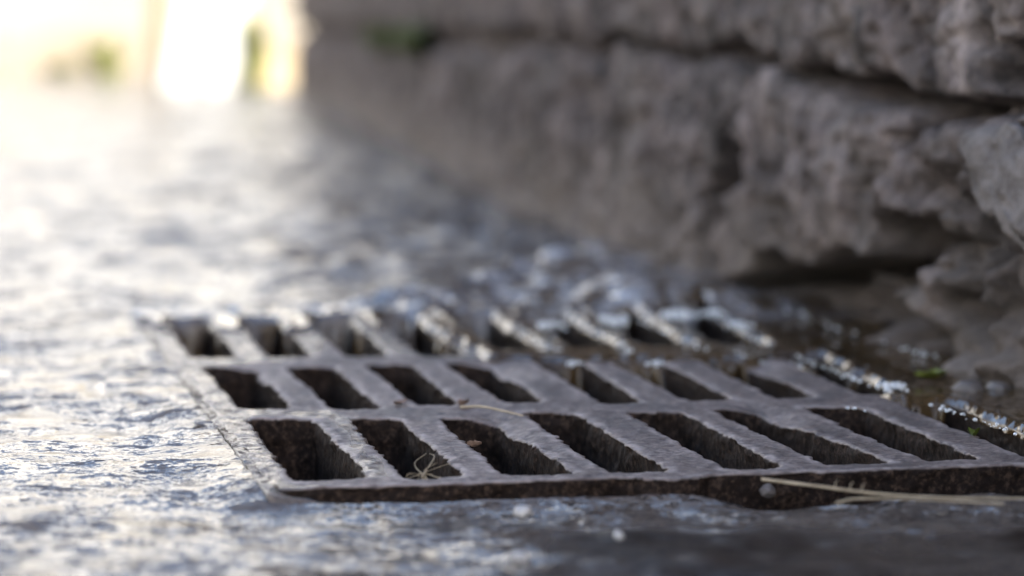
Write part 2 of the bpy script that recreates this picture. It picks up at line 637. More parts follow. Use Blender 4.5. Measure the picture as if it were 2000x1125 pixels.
# ends of some slots are worn into shallow scoops, and bars are dished a little
for r, k, P in SLOTS:
    if (r * 8 + k) % 3 == 2:
        c = (P[0] + P[1]) / 2
        zt -= 0.004 * np.exp(-(((xf - c[0] - 0.012) / 0.010) ** 2 + ((yf - c[1] + 0.03) / 0.040) ** 2))
WXf, WYf = loc2w(xf, yf)
wet = np.maximum(sstep(0.004, -0.006, psdf(WXf, WYf, WET1) + 0.008 * noise(WXf / 0.02, WYf / 0.04, 0, 5)),
                 sstep(0.004, -0.004, psdf(WXf, WYf, WET2) + 0.006 * noise(WXf / 0.02, WYf / 0.04, 0, 6)))
V = [np.stack([WXf, WYf, zt], 1)]
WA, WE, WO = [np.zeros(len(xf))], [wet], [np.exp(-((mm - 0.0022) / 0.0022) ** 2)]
E, efid = boundary(F)
bv = np.unique(E)
bidx = -np.ones(len(xf), np.int64)
bidx[bv] = np.arange(len(bv))


def plain_sdf(x, y):
    o = np.minimum(box_sdf(x, y, GX0, GX1, GY0, GY1), np.hypot((x - LUG[0]) / 1.9, (y - LUG[1])) - 0.009)
    return np.minimum(slot_sdf(x, y), -o)


bx, by = xf[bv], yf[bv]
NX, NY = plain_sdf(bx + 4e-4, by) - plain_sdf(bx - 4e-4, by), plain_sdf(bx, by + 4e-4) - plain_sdf(bx, by - 4e-4)
ln_ = np.hypot(NX, NY) + 1e-12
NX, NY = NX / ln_, NY / ln_
ragb = -plain_sdf(bx, by)
levels = [-0.0007, -0.0015] + [-0.0015 - 0.0013 * k for k in range(1, 16)] + [-0.024, -0.028, -0.034, -0.042]
prev = bv.copy()
off = len(xf)
wf, wsrc = [], []
for li, z in enumerate(levels):
    bx, by = xf[bv], yf[bv]
    wob = 0.0006 * noise(bx / 0.0028, by / 0.0028, z / 0.0026, 31) + 0.0012 * noise(bx / 0.012, by / 0.012, z / 0.008, 32)
    amt = (-0.0002 + wob) * min(1, (li + 1) / 2) + 0.05 * (-z) + ragb * sstep(0.0, 0.0035, -z)
    px, py = bx + NX * amt, by + NY * amt
    wx, wy = loc2w(px, py)
    V.append(np.stack([wx, wy, zt[bv] + z], 1))
    WA.append(np.ones(len(bv)))
    WE.append(wet[bv] * 0.35)
    WO.append(np.zeros(len(bv)))
    cur = off + np.arange(len(bv))
    a, b = bidx[E[:, 0]], bidx[E[:, 1]]
    wf.append(np.stack([prev[b] if li else E[:, 1], prev[a] if li else E[:, 0], cur[a], cur[b]], 1))
    wsrc.append(np.arange(len(E)))
    prev = cur
    off += len(bv)
V = np.concatenate(V)
WA, WE, WO = np.concatenate(WA), np.concatenate(WE), np.concatenate(WO)


def part_code(x, y):
    """-1 rim, 100+i cross bar, row*8+k bar"""
    code = np.full(x.shape, -1)
    r = np.floor((y + (ROWQ - SLEN) / 2) / ROWQ).astype(int)
    yr = y - r * ROWQ
    k = np.clip(np.round((x - SLOT - (PITCH - SLOT) / 2) / PITCH).astype(int), 0, 6)
    inner = (x > -0.003) & (x < 7 * PITCH + SLOT + 0.003) & (y > -0.004) & (y < 2 * ROWQ + SLEN + 0.004)
    bar = inner & (yr > 0.0) & (yr < SLEN)
    cross = inner & ~bar
    side = (x < 0.012) | (x > 7 * PITCH + SLOT - 0.010)
    code[bar & ~side] = (r * 8 + k)[bar & ~side]
    code[cross & (np.abs(y - (ROWQ + SLEN) / 2) < 0.05)] = 100
    code[cross & (np.abs(y - ROWQ - (ROWQ + SLEN) / 2) < 0.05)] = 101
    return code


tc = part_code(xf[F].mean(1), yf[F].mean(1))
FF = np.concatenate([F] + wf)
CC = np.concatenate([tc] + [tc[efid]] * len(levels))
grate = thing('drain_grate', 'weathered cast iron storm drain grate with three rows of long slots, water running into it', 'drain grate')
for c in np.unique(CC):
    nm = 'rim' if c < 0 else 'cross_bar' if c >= 100 else 'bar'
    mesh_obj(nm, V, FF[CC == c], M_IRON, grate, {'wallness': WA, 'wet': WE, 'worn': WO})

# ------------------------------------------------------------------ frame the grate sits in
FX0, FX1, FY0, FY1 = GX0 + 0.0022, GX1 + 0.004, GY0 - 0.0065, GY1 + 0.0025
OXa, OXb, OYa, OYb = FX0 - 0.0055, FX1 + 0.014, FY0 - 0.007, FY1 + 0.006


def hollow(x, y):
    """broken-out pocket before the right half of the grate (local coordinates)"""
    return sstep(0.15, 0.20, x) * sstep(-0.012, 0.002, y - (GY0 - 0.026) + 0.006 * noise(x / 0.02, y / 0.02, 0, 45))


def frame_sdf(x, y):
    rag = 0.0008 * noise(x / 0.007, y / 0.007, 0, 41) + 0.0022 * noise(x / 0.025, y / 0.025, 0, 42)
    inn = np.minimum(box_sdf(x, y, FX0, FX1, FY0, FY1), np.hypot((x - LUG[0]) / 1.9, y - LUG[1]) - 0.013)
    return np.minimum(inn + rag, -box_sdf(x, y, OXa, OXb, OYa, OYb) + 0.3 * rag)


x1 = np.arange(OXa - 0.003, OXb + 0.003, 0.0022)
y1 = np.arange(OYa - 0.003, OYb + 0.003, 0.0022)
X, Y = np.meshgrid(x1, y1)
X, Y, m, keep, nx2, ny2 = snap_grid(X, Y, frame_sdf, 0.0022)
F = grid_faces(*X.shape)
F = F[keep.ravel()[F].all(1)]
xf, yf, mf = X.ravel(), Y.ravel(), np.maximum(m.ravel(), 0)
ztop = -0.0030 + 0.0008 * fbm(xf / 0.01, yf / 0.01, 0, 44, 3)
ztop = ztop + 0.0026 - 0.0058 * sstep(0.0, -0.006, yf - GY0) * sstep(GX0 - 0.004, GX0 + 0.03, xf)
ztop -= 0.011 * hollow(xf, yf) * (yf < GY0 + 0.002)
wx, wy = loc2w(xf, yf)
E, efid = boundary(F)
bv = np.unique(E)
bidx = -np.ones(len(xf), np.int64)
bidx[bv] = np.arange(len(bv))
V = [np.stack([wx, wy, ztop], 1)]
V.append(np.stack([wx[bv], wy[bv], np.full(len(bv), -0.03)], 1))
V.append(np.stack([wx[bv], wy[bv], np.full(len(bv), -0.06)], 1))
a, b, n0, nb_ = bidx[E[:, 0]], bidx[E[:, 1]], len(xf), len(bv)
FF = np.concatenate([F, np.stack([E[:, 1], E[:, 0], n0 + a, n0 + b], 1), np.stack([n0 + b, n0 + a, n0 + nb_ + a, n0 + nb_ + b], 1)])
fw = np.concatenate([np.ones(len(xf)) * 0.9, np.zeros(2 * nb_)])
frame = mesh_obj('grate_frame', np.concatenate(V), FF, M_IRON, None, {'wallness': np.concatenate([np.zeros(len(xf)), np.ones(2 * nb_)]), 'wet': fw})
tag(frame, 'narrow wet iron frame let into the asphalt round the drain grate', 'drain frame')

# ------------------------------------------------------------------ the pit below
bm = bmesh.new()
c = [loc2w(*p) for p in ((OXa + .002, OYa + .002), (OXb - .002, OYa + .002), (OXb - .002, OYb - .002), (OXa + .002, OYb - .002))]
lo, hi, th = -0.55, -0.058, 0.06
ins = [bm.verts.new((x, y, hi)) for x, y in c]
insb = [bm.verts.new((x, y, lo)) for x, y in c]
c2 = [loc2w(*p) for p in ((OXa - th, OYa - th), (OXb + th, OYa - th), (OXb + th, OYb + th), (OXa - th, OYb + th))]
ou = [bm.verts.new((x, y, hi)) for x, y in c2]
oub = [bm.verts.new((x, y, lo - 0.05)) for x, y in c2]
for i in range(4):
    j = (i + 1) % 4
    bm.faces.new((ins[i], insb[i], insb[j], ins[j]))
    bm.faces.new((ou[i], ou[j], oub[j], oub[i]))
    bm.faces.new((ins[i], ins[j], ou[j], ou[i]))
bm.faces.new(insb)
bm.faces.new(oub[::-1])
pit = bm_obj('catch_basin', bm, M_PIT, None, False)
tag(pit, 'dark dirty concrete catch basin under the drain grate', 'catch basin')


# ------------------------------------------------------------------ the wall's foot line on the ground
def graded(lo, f0, f1, hi, h, g=1.06, hmax=2.0):
    a = list(np.arange(f0, f1 + h * 0.5, h))
    s, x = h, a[-1]
    while x < hi:
        s = min(s * g, hmax)
        x += s
        a.append(x)
    s, x, pre = h, a[0], []
    while x > lo:
        s = min(s * g, hmax)
        x -= s
        pre.append(x)
    return np.array(pre[::-1] + a)


FOOT = [gp(u, v, 0.0) for u, v in ((2080, 770), (1850, 712), (1600, 635), (1370, 560), (1100, 447), (860, 318), (720, 245), (570, 188))]
fy = np.array([p[1] for p in FOOT])
fx = np.array([p[0] for p in FOOT])
pc = np.polyfit(np.concatenate([fy, [1.2, 0.8]]), np.concatenate([fx, [0.335, 0.41]]), 3)
WY1 = fy[-1]


def wallx(y):
    y = np.asarray(y, float)
    yc = np.clip(y, 1.0, WY1)
    return np.polyval(pc, yc) + (np.minimum(y, 1.0) - 1.0) * np.polyval(np.polyder(pc), 1.0)


def wp(u, v, off=0.0):
    """photo pixel -> (Y, z) on the wall's face"""
    d = ray(u, v)
    lo_, hi_ = 0.8, 9.0
    for _ in range(60):
        mid = (lo_ + hi_) / 2
        if d[0] / d[1] * mid - float(np.polyval(pc, mid)) - off < 0:
            lo_ = mid
        else:
            hi_ = mid
    t = lo_ / d[1]
    return lo_, H + d[2] * t


# ------------------------------------------------------------------ road: one sheet to the horizon with a hole for the drain
gxr = graded(-40, -0.30, 0.36, 40, 0.0023, 1.03)
gyr = list(graded(-12, 0.92, 1.45, 1.45, 0.0030, 1.02, 3.0))
sy = 0.0030
while gyr[-1] < 7.6:
    sy = min(sy * 1.0025, 0.0105)
    gyr.append(gyr[-1] + sy)
while gyr[-1] < 90:
    sy = min(sy * 1.08, 4.0)
    gyr.append(gyr[-1] + sy)
gyr = np.array(gyr)
X, Y = np.meshgrid(gxr, gyr)


def hole_sdf(x, y):
    lx, ly = w2loc(x, y)
    return box_sdf(lx, ly, OXa, OXb, OYa, OYb, 0.004) - 0.0005


X, Y, m, keep, _, _ = snap_grid(X, Y, hole_sdf, 0.0026)
F = grid_faces(*X.shape)
F = F[keep.ravel()[F].all(1)]
xf, yf, mf = X.ravel(), Y.ravel(), np.maximum(m.ravel(), 0)
lx, ly = w2loc(xf, yf)
stepx = np.maximum(0.0023, np.maximum(0, np.maximum(-0.3 - xf, xf - 0.36)) * 0.03)
stepy = np.interp(yf, gyr, np.gradient(gyr))
st = np.maximum(stepx, stepy)


def oct_(lam, amp, seed, sx=1.0, sy=1.0):
    fade = np.clip((lam / st - 2) / 2, 0, 1)
    return amp * fade * noise(xf / lam / sx, yf / lam / sy, 0, seed)


zr = -0.0030 + oct_(0.35, 0.004, 51) + oct_(0.10, 0.0022, 52) + oct_(0.035, 0.0014, 53) + oct_(0.014, 0.0010, 54) + oct_(0.0075, 0.0008, 55) + oct_(0.0075, 0.0005, 56)
front = sstep(0.02, -0.03, ly - GY0) * sstep(-0.10, 0.05, lx)
zr += -0.0045 * front
# flush with the frame along its edge
zr = zr * sstep(0.0, 0.03, mf) + (-0.0006 - 0.0062 * front + oct_(0.014, 0.0006, 57)) * (1 - sstep(0.0, 0.03, mf))
# water lies level in the hollows
lev = -0.0046 + 0.0006 * noise(xf / 0.05, yf / 0.05, 0, 58) + oct_(0.018, 0.0008, 59, 1.4) + oct_(0.009, 0.0006, 60, 1.3) - 0.0045 * front
k_ = 0.0012
hh = np.maximum(k_ - np.abs(zr - lev), 0) / k_
zr = np.maximum(zr, lev) + hh * hh * k_ / 4
DRY = region_px([(980, 984), (2300, 984), (3000, 1300), (880, 1300)])
dry = sstep(0.012, -0.03, psdf(xf, yf, DRY) + 0.016 * noise(xf / 0.02, yf / 0.03, 0, 62))
flow = (1.0 + 0.30 * noise(xf / 0.07, yf / 0.16, 0, 66) + 0.2 * noise(xf / 0.025, yf / 0.05, 0, 67)).clip(0.45, 1.4) - 0.75 * dry
flow = flow.clip(0.2, 1.4)
zr -= 0.010 * hollow(lx, ly) * sstep(GX1 + 0.06, GX1, lx) * (ly < GY0 + 0.002)
# running ripples further up the street, steepest along the foot of the wall
run = sstep(1.75, 2.5, yf) * (0.65 + 0.6 * sstep(0.5, 0.1, wallx(yf) - xf))
zr = zr + run * (oct_(0.045, 0.0030, 63, 1.2) + oct_(0.022, 0.0022, 64, 1.2) + oct_(0.060, 0.0020, 65))
road = mesh_obj('road', np.stack([xf, yf, zr], 1), F, M_ROAD, None, {'flow': flow})
road['kind'] = 'structure'

# ------------------------------------------------------------------ the old stone wall
WH = 0.85
yy = graded(-4.0, 1.42, 2.35, WY1, 0.0032, 1.012, 0.4)
yy = yy[yy <= WY1]
zz = graded(-0.03, -0.012, 0.215, WH, 0.0032, 1.10, 0.08)
YY, ZZ = np.meshgrid(yy, zz)
JOINT = [wp(u, v) for u, v in ((2060, 175), (1990, 190), (1890, 205), (1800, 203), (1740, 188), (1640, 160), (1560, 140), (1480, 128), (1420, 108), (1280, 92), (1100, 88), (850, 78), (720, 66), (580, 62))]
JOINT = [(0.0, JOINT[0][1])] + JOINT
jy = np.array([p[0] for p in JOINT])
jz = np.array([p[1] for p in JOINT])
o_ = np.argsort(jy)
jy, jz = jy[o_], jz[o_]


def wall_depth(y, z):
    """how far the face lies behind the foot line (metres), and how deep-set it is (0..1)"""
    zj = np.interp(y, jy, jz)
    n1 = fbm(y / 0.16, z / 0.09, 0, 61, 3)
    n2 = fbm(y / 0.05, z / 0.035, 0, 62, 3)
    n3 = fbm(y / 0.016, z / 0.020, 0, 63, 2)
    d = 0.004 * n1 + 0.0036 * n2 + 0.0032 * n3
    d += 0.02 * np.maximum(z, 0)                                   # batter
    d -= 0.008 * np.exp(-np.maximum(z, 0) / 0.012)                 # spread foot
    jd = np.abs(z - zj + 0.008 * n2)
    d += 0.007 * sstep(0.30, 0.55, noise(y / 0.030, z / 0.011, 0, 70)) + 0.004 * sstep(0.25, 0.5, noise(y / 0.014, z / 0.006, 0, 72))
    open_ = 0.35 + 0.65 * sstep(0.05, 0.4, noise(y / 0.11, 3.0, 0, 64)) + 0.5 * ((y < 2.15) & (y > 1.6))
    d += open_ * (0.070 * np.exp(-(jd / (0.0042 + 0.011 * sstep(2.3, 3.8, y))) ** 4) + 0.005 * np.exp(-(jd / 0.010) ** 2))
    d -= 0.002 * sstep(0.0, 0.03, z - zj)                           # upper course stands forward a little
    # upright joints between the blocks
    for yj, amp in ((2.62, 0.016), (2.62, 0.02), (3.3, 0.02), (4.3, 0.02), (5.5, 0.02)):
        c = np.abs(y - yj + 0.02 * n2)
        d += amp * np.exp(-(c / 0.03) ** 2) * (z < zj)
    for yj in (1.35, 1.86, 2.9, 3.9, 5.1):
        d += 0.012 * np.exp(-((y - yj + 0.015 * n2) / 0.02) ** 2) * (z > zj)
    for zk in (0.36, 0.58, 0.80, 1.02):
        d += 0.03 * np.exp(-((z - zk - 0.01 * n1) / 0.014) ** 2)
    deep = np.zeros_like(y)

    def sink(poly, depth, soft=0.006, rag=0.006):
        nonlocal d, deep
        q = psdf(y, z, [wp(*p) for p in poly]) + rag * n2 + rag * 0.5 * n3
        k = sstep(soft, -soft, q)
        d += depth * k
        deep = np.maximum(deep, k)

    # triangular hole and the crack below it
    sink([(1416, 240), (1446, 330), (1420, 368), (1352, 392), (1380, 330), (1400, 280)], 0.22, 0.004, 0.003)
    sink([(1400, 370), (1410, 400), (1398, 470), (1392, 560), (1362, 560), (1366, 460), (1376, 380)], 0.10, 0.004, 0.003)
    # open joint, deepest towards the right
    sink([(1420, 100), (1448, 112), (1440, 132), (1418, 122)], 0.15, 0.006, 0.003)
    sink([(1540, 132), (1640, 158), (1740, 186), (1770, 196), (1760, 204), (1640, 180), (1540, 150)], 0.16, 0.006, 0.003)
    # crack round the end of the lower course
    sink([(1776, 196), (1890, 198), (1910, 214), (1812, 218), (1782, 236), (1764, 290), (1744, 284), (1760, 230)], 0.16, 0.005, 0.004)
    sink([(1916, 100), (2010, 90), (2010, 236), (1930, 214), (1908, 150)], 0.15, 0.008, 0.008)
    sink([(1908, -40), (1918, -40), (1924, 110), (1912, 110)], 0.06, 0.003, 0.002)
    # undermined foot
    sink([(1362, 566), (1378, 540), (1440, 548), (1464, 508), (1500, 492), (1530, 512), (1562, 520), (1598, 486), (1624, 478), (1650, 500), (1686, 530),
          (1690, 450), (1706, 420), (1760, 428), (1836, 420), (1850, 470), (1786, 520), (1742, 560), (1728, 590), (1690, 566), (1650, 548), (1600, 560), (1545, 552), (1500, 560), (1440, 566)], 0.15, 0.004, 0.004)
    low_ = sstep(0.006, -0.006, psdf(y, z, [wp(*p) for p in ((1362, 566), (1440, 560), (1545, 548), (1600, 556), (1690, 560), (1742, 560), (1770, 600), (1822, 650), (1846, 720), (1700, 690), (1540, 640))]))
    d += low_ * (0.045 + 0.040 * fbm(y / 0.055, z / 0.022, 0, 73, 4))
    deep = np.maximum(deep, 0.9 * low_)
    # crumbled mass at the near end: lumpy, standing out
    cr = sstep(0.02, -0.03, psdf(y, z, [wp(*p) for p in ((1760, 300), (1860, 230), (2100, 300), (2600, 500), (2600, 1050), (1990, 770), (1830, 720), (1830, 640), (1740, 560), (1790, 500), (1845, 460), (1760, 420))]))
    near = np.maximum(cr, sstep(1.60, 1.50, y) * (z < zj))
    lump = 0.45 + 0.6 * fbm(y / 0.060, z / 0.024, 0, 66, 4)
    n4 = fbm(y / 0.013, z / 0.010, 0, 68, 3)
    d += near * (-0.010 + 0.024 * lump + 0.006 * np.abs(n3) + 0.007 * n4)
    pits = sstep(0.28, 0.55, noise(y / 0.022, z / 0.016, 0, 67))
    d += near * 0.012 * pits
    deep = np.maximum(deep, near * (0.35 + 0.4 * pits))
    return d, deep, zj


D, DEEP, ZJ = wall_depth(YY, ZZ)
sl = np.polyval(np.polyder(pc), np.clip(YY, 1.0, WY1))
nrm = 1 / np.sqrt(1 + sl * sl)
WX = wallx(YY) + D * nrm
WYY = YY - D * nrm * sl
V = np.stack([WX.ravel(), WYY.ravel(), ZZ.ravel()], 1)
F = grid_faces(*YY.shape)[:, ::-1]
up = (ZZ - ZJ).ravel()[F].mean(1) > 0
wall = thing('stone_wall', 'old grey stone wall with crumbling undermined foot along the gutter', 'wall')
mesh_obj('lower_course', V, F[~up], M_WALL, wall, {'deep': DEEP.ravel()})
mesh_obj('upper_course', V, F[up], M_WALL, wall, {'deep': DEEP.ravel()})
# body behind the face: top, far end
nz, ny = YY.shape
bk = []
iy = np.arange(ny)
topv = np.stack([WX[-1], WYY[-1], ZZ[-1]], 1)
backv = topv + np.array([0.45, 0.0, 0.0])
fac = [(i, i + 1, ny + i + 1, ny + i) for i in range(ny - 1)]
v2, f2 = np.concatenate([topv, backv]), np.array(fac)
endv = np.stack([WX[:, -1], WYY[:, -1], ZZ[:, -1]], 1)
endb = endv + np.array([0.45, 0.10, 0.0])
fe = np.array([(i, nz + i, nz + i + 1, i + 1) for i in range(nz - 1)])
v3 = np.concatenate([endv, endb])
bb = np.array([backv[0] * [1, 1, 0] + [0, 0, -.03], backv[0], backv[-1], backv[-1] * [1, 1, 0] + [0, 0, -.03]])
vv, ff = join([(v2, f2), (v3, fe), (bb, np.array([(0, 1, 2, 3)]))])
mesh_obj('core', vv, ff, M_WALL, wall, {'deep': np.zeros(len(vv))})

# wedge-shaped stone lodged in the crumbled end
Pw = [(1866, 268), (1900, 254), (1936, 256), (1990, 278), (2060, 330), (2060, 560), (1996, 470), (1944, 420), (1896, 345), (1880, 310)]
c0 = np.array(wp(1960, 360))
bm = bmesh.new()
bmesh.ops.create_icosphere(bm, subdivisions=5, radius=1.0)
co = np.array([v.co[:] for v in bm.verts])
PW = np.array([wp(*p, -0.010) for p in Pw])
ctr = PW.mean(0)
ang = np.arctan2(co[:, 2], co[:, 1])
pa = np.arctan2(PW[:, 1] - ctr[1], PW[:, 0] - ctr[0])
pr = np.hypot(PW[:, 1] - ctr[1], PW[:, 0] - ctr[0])
od = np.argsort(pa)
rad = np.interp(ang, np.concatenate([pa[od] - 2 * np.pi, pa[od], pa[od] + 2 * np.pi]), np.tile(pr[od], 3))
rr = np.hypot(co[:, 1], co[:, 2])
prof = np.minimum(1, rr * 1.25)
yl = ctr[0] + np.cos(ang) * rad * prof
zl = ctr[1] + np.sin(ang) * rad * prof
nn = fbm(yl / 0.02, zl / 0.02, co[:, 0] * 2, 71, 4)
outw = 0.006 + 0.020 * np.sign(co[:, 0]) * np.abs(co[:, 0]) ** 0.6 + 0.004 * nn
slp = np.polyval(np.polyder(pc), np.clip(yl, 1.0, WY1))
xl = wallx(yl) + outw
for v, p in zip(bm.verts, np.stack([xl, yl - outw * slp, zl], 1)):
    v.co = p
st_ = bm_obj('wedge_stone', bm, M_STONE)
tag(st_, 'pale wedge-shaped stone lodged in the crumbled near end of the wall', 'stone')

# rubble in the hollow under the wall
RUB = [(1590, 566, 0.030, 0.030, 'rounded dark stone in the hollow under the wall, below the ragged plaster'),
       (1500, 560, 0.030, 0.016, 'pale wet stone at the left end of the hollow under the wall'),
       (1650, 590, 0.026, 0.022, 'dark wet stone low in the middle of the hollow under the wall'),
       (1710, 620, 0.022, 0.018, 'small dark stone at the right end of the hollow under the wall'),
       (1640, 530, 0.022, 0.026, 'brown stone set high at the back of the hollow under the wall')]
for i, (u, v, sx, sz, lab) in enumerate(RUB):
    y_, z_ = wp(u, v)
    o = rock('rubble_stone', (float(wallx(y_)) + 0.105, y_, z_ - 0.004), (0.026, sx * 0.9, sz * 0.75), M_DARKST, 80 + i, None, 0.42, 4, 0.5 * i, 0.55)
    tag(o, lab, 'stone', 'rubble in the hollow under the wall')

# moss in the upper joint
for i, (u, v, s, lab) in enumerate(((760, 72, 0.030, 'left cushion of dark green moss in the wall joint'), (822, 74, 0.034, 'right cushion of dark green moss in the wall joint'))):
    y_, z_ = wp(u, v)
    o = rock('moss_cushion', (float(wallx(y_)) - 0.005, y_, z_), (0.03, s * 2, s * 0.7), M_MOSS, 90 + i, None, 0.35)
    tag(o, lab, 'moss', 'moss cushions in the wall joint')

# ------------------------------------------------------------------ water running along the wall's foot and over the back of the grate
WPOLY = region_px([(250, 609), (330, 640), (468, 637), (600, 635), (740, 634), (860, 645), (960, 690), (1060, 698), (1260, 696), (1500, 694), (1545, 694), (1640, 730), (1742, 774), (1790, 782), (1900, 818),
                   (2010, 856), (2260, 960), (2400, 900), (1990, 730), (1846, 690), (1700, 600), (1550, 560), (1380, 520), (1240, 470), (1180, 455), (1120, 500), (1030, 540), (860, 580), (640, 600), (250, 604)], 0.003)
WPOLY_A = np.array(WPOLY)


def water_sdf(x, y):
    lx, ly = w2loc(x, y)
    rag = 0.0022 * noise(x / 0.012, y / 0.02, 0, 101) + 0.0012 * noise(x / 0.005, y / 0.008, 0, 102)
    return np.minimum(-psdf(x, y, WPOLY_A) + 2.2 * rag, slot_sdf(lx, ly) + 0.0015 + rag)


x1 = np.arange(WPOLY_A[:, 0].min() - 0.005, WPOLY_A[:, 0].max() + 0.005, 0.0019)
y1 = np.arange(WPOLY_A[:, 1].min() - 0.005, WPOLY_A[:, 1].max() + 0.005, 0.0036)
X, Y = np.meshgrid(x1, y1)
X, Y, m, keep, nx3, ny3 = snap_grid(X, Y, water_sdf, 0.0026)
F = grid_faces(*X.shape)
F = F[keep.ravel()[F].all(1)]
xf, yf, mf = X.ravel(), Y.ravel(), np.maximum(m.ravel(), 0)
lx, ly = w2loc(xf, yf)
rushv = np.maximum(np.exp(-(ldist(xf, yf, [gp(u, v)[:2] for u, v in ((700, 590), (860, 572), (1000, 548), (1070, 535), (1140, 560), (1240, 590), (1330, 600))]) / 0.10) ** 2), sstep(1.78, 1.95, yf) * sstep(0.21, 0.12, xf))
zw = 0.0018 + 0.0009 * fbm(xf / 0.06, yf / 0.12, 0, 103, 2) + rushv * (0.0016 + 0.0022 * noise(xf / 0.020, yf / 0.032, 0, 109) + 0.0010 * noise(xf / 0.009, yf / 0.016, 0, 110)) + 0.00035 * fbm(xf / 0.010, yf / 0.018, 0, 104, 2)
# the stream piles up where it meets the back of the grate
HUMP = [gp(u, v)[:2] for u, v in ((700, 590), (860, 572), (1000, 548), (1070, 535), (1140, 560), (1240, 590), (1330, 600))]
hd = ldist(xf, yf, HUMP)
zw += 0.014 * np.exp(-(hd / 0.05) ** 2) * (1 + 0.35 * noise(xf / 0.05, yf / 0.09, 0, 105))
lip = np.exp(-((mf - 0.004) / 0.0025) ** 2)
zw += lip * (0.0009 + 0.0005 * noise(xf / 0.005, yf / 0.010, 0, 106))
zw -= 0.0024 * np.clip(1 - mf / 0.003, 0, 1) ** 2
E, efid = boundary(F)
bv = np.unique(E)
bidx = -np.ones(len(xf), np.int64)
bidx[bv] = np.arange(len(bv))
NX, NY = nx3.ravel()[bv], ny3.ravel()[bv]
sx_, sy_ = xf[bv], yf[bv]
slx, sly = w2loc(sx_, sy_)
over = slot_sdf(slx, sly) < 0.006
V = [np.stack([xf, yf, zw], 1)]
prev, off, wf = bv.copy(), len(xf), []
for li, t in enumerate((0.12, 0.3, 0.5, 0.75, 1.0)):
    nyl = -NX * SA + NY * CA
    ln = np.where(over, np.where(nyl > 0.5, 0.034, 0.0015) * (1 + 0.4 * noise(sx_ / 0.006, sy_ / 0.01, 0, 107)), 0.006)
    push = np.where(over, np.where(nyl > 0.5, 0.010, 0.0008) + 0.0006 * noise(sx_ / 0.005, sy_ / 0.006, t * 2, 108), 0.0008)
    V.append(np.stack([sx_ - NX * push * math.sqrt(t), sy_ - NY * push * math.sqrt(t), zw[bv] - ln * t * t - 0.001 * t], 1))
    cur = off + np.arange(len(bv))
    a, b = bidx[E[:, 0]], bidx[E[:, 1]]
    wf.append(np.stack([prev[b] if li else E[:, 1], prev[a] if li else E[:, 0], cur[a], cur[b]], 1))
    prev, off = cur, off + len(bv)
rush = np.maximum(np.exp(-(hd / 0.10) ** 2), sstep(1.78, 1.95, yf) * sstep(0.21, 0.12, xf))
rush = np.concatenate([rush] + [rush[bv]] * 5)
water = mesh_obj('water', np.concatenate(V), np.concatenate([F] + wf), M_WATER, None, {'rush': rush})
water['kind'] = 'structure'

# ------------------------------------------------------------------ foam, pebbles and litter
foam = [(1112, 545, 0.0130, 'largest pale foam lump riding the water behind the grate'),
        (1074, 640, 0.0075, 'small round foam bubble on the back row of slots, left of its neighbours'),
        (1200, 632, 0.0105, 'bluish foam clump in the middle of the back row of slots'),
        (1326, 620, 0.0100, 'white foam clump at the right end of the back row of slots'),
        (1390, 618, 0.0080, 'small foam clump beside the last slot of the back row'),
        (1440, 640, 0.0075, 'low foam clump at the far right edge of the back row'),
        (1125, 712, 0.0040, 'bright water bead on the back cross bar, left one'),
        (1284, 712, 0.0042, 'bright water bead on the back cross bar, right one'),
        (1742, 758, 0.0060, 'foam clump at the right corner where water spills in by the last slot')]


def ico(r, sub=1):
    bm = bmesh.new()
    bmesh.ops.create_icosphere(bm, subdivisions=sub, radius=r)
    v = np.array([q.co[:] for q in bm.verts])
    f = np.array([[q.index for q in p.verts] for p in bm.faces])
    bm.free()
    return v, f


IV, IF = ico(1.0, 2)
for i, (u, v, r, lab) in enumerate(foam):
    p = gp(u, v, 0.005)
    parts = []
    for k in range(26):
        q = rng.normal(0, 0.5, 3) * [r * 1.2, r * 1.6, 0]
        hgt = math.sqrt(max(0, 1 - (q[0] / r / 1.4) ** 2 - (q[1] / r / 1.8) ** 2)) * r * 0.4
        rb = r * rng.uniform(0.08, 0.26)
        parts.append((IV * rb + p + q + [0, 0, hgt * rng.uniform(0.2, 1.0)], IF))
    vv, ff = join(parts)
    o = mesh_obj('foam_clump', vv, ff, M_FOAM)
    tag(o, lab, 'foam', 'foam clumps on the running water')

# beads of foam strung along the lips of the water (countless)
parts = []


LIPS = [((1640, 730), (1742, 768), 34), ((1540, 690), (1640, 728), 40), ((1790, 783), (1995, 848), 60), ((1380, 606), (1505, 680), 60), ((1240, 620), (1384, 688), 50),
        ((1110, 612), (1236, 690), 44), ((970, 612), (1100, 690), 40), ((1540, 604), (1660, 650), 46), ((1660, 650), (1850, 704), 50), ((1850, 704), (2000, 742), 40),
        ((1440, 690), (1500, 710), 18), ((1650, 797), (1700, 800), 14)]
for (u0, v0), (u1, v1), n in LIPS:
    for k in range(int(n * 0.6)):
        t = rng.random()
        p = gp(u0 + (u1 - u0) * t + rng.normal(0, 3), v0 + (v1 - v0) * t + rng.normal(0, 2.2), 0.004)
        r = 0.0003 + 0.0009 * rng.random() ** 2
        parts.append((IV * r * [1, 1.3, 0.8] + p, IF))
vv, ff = join(parts)
fb = mesh_obj('foam_beads', vv, ff, M_FOAM)
tag(fb, 'tiny bubbles strung along the lips of the running water', 'foam', None, 'stuff')

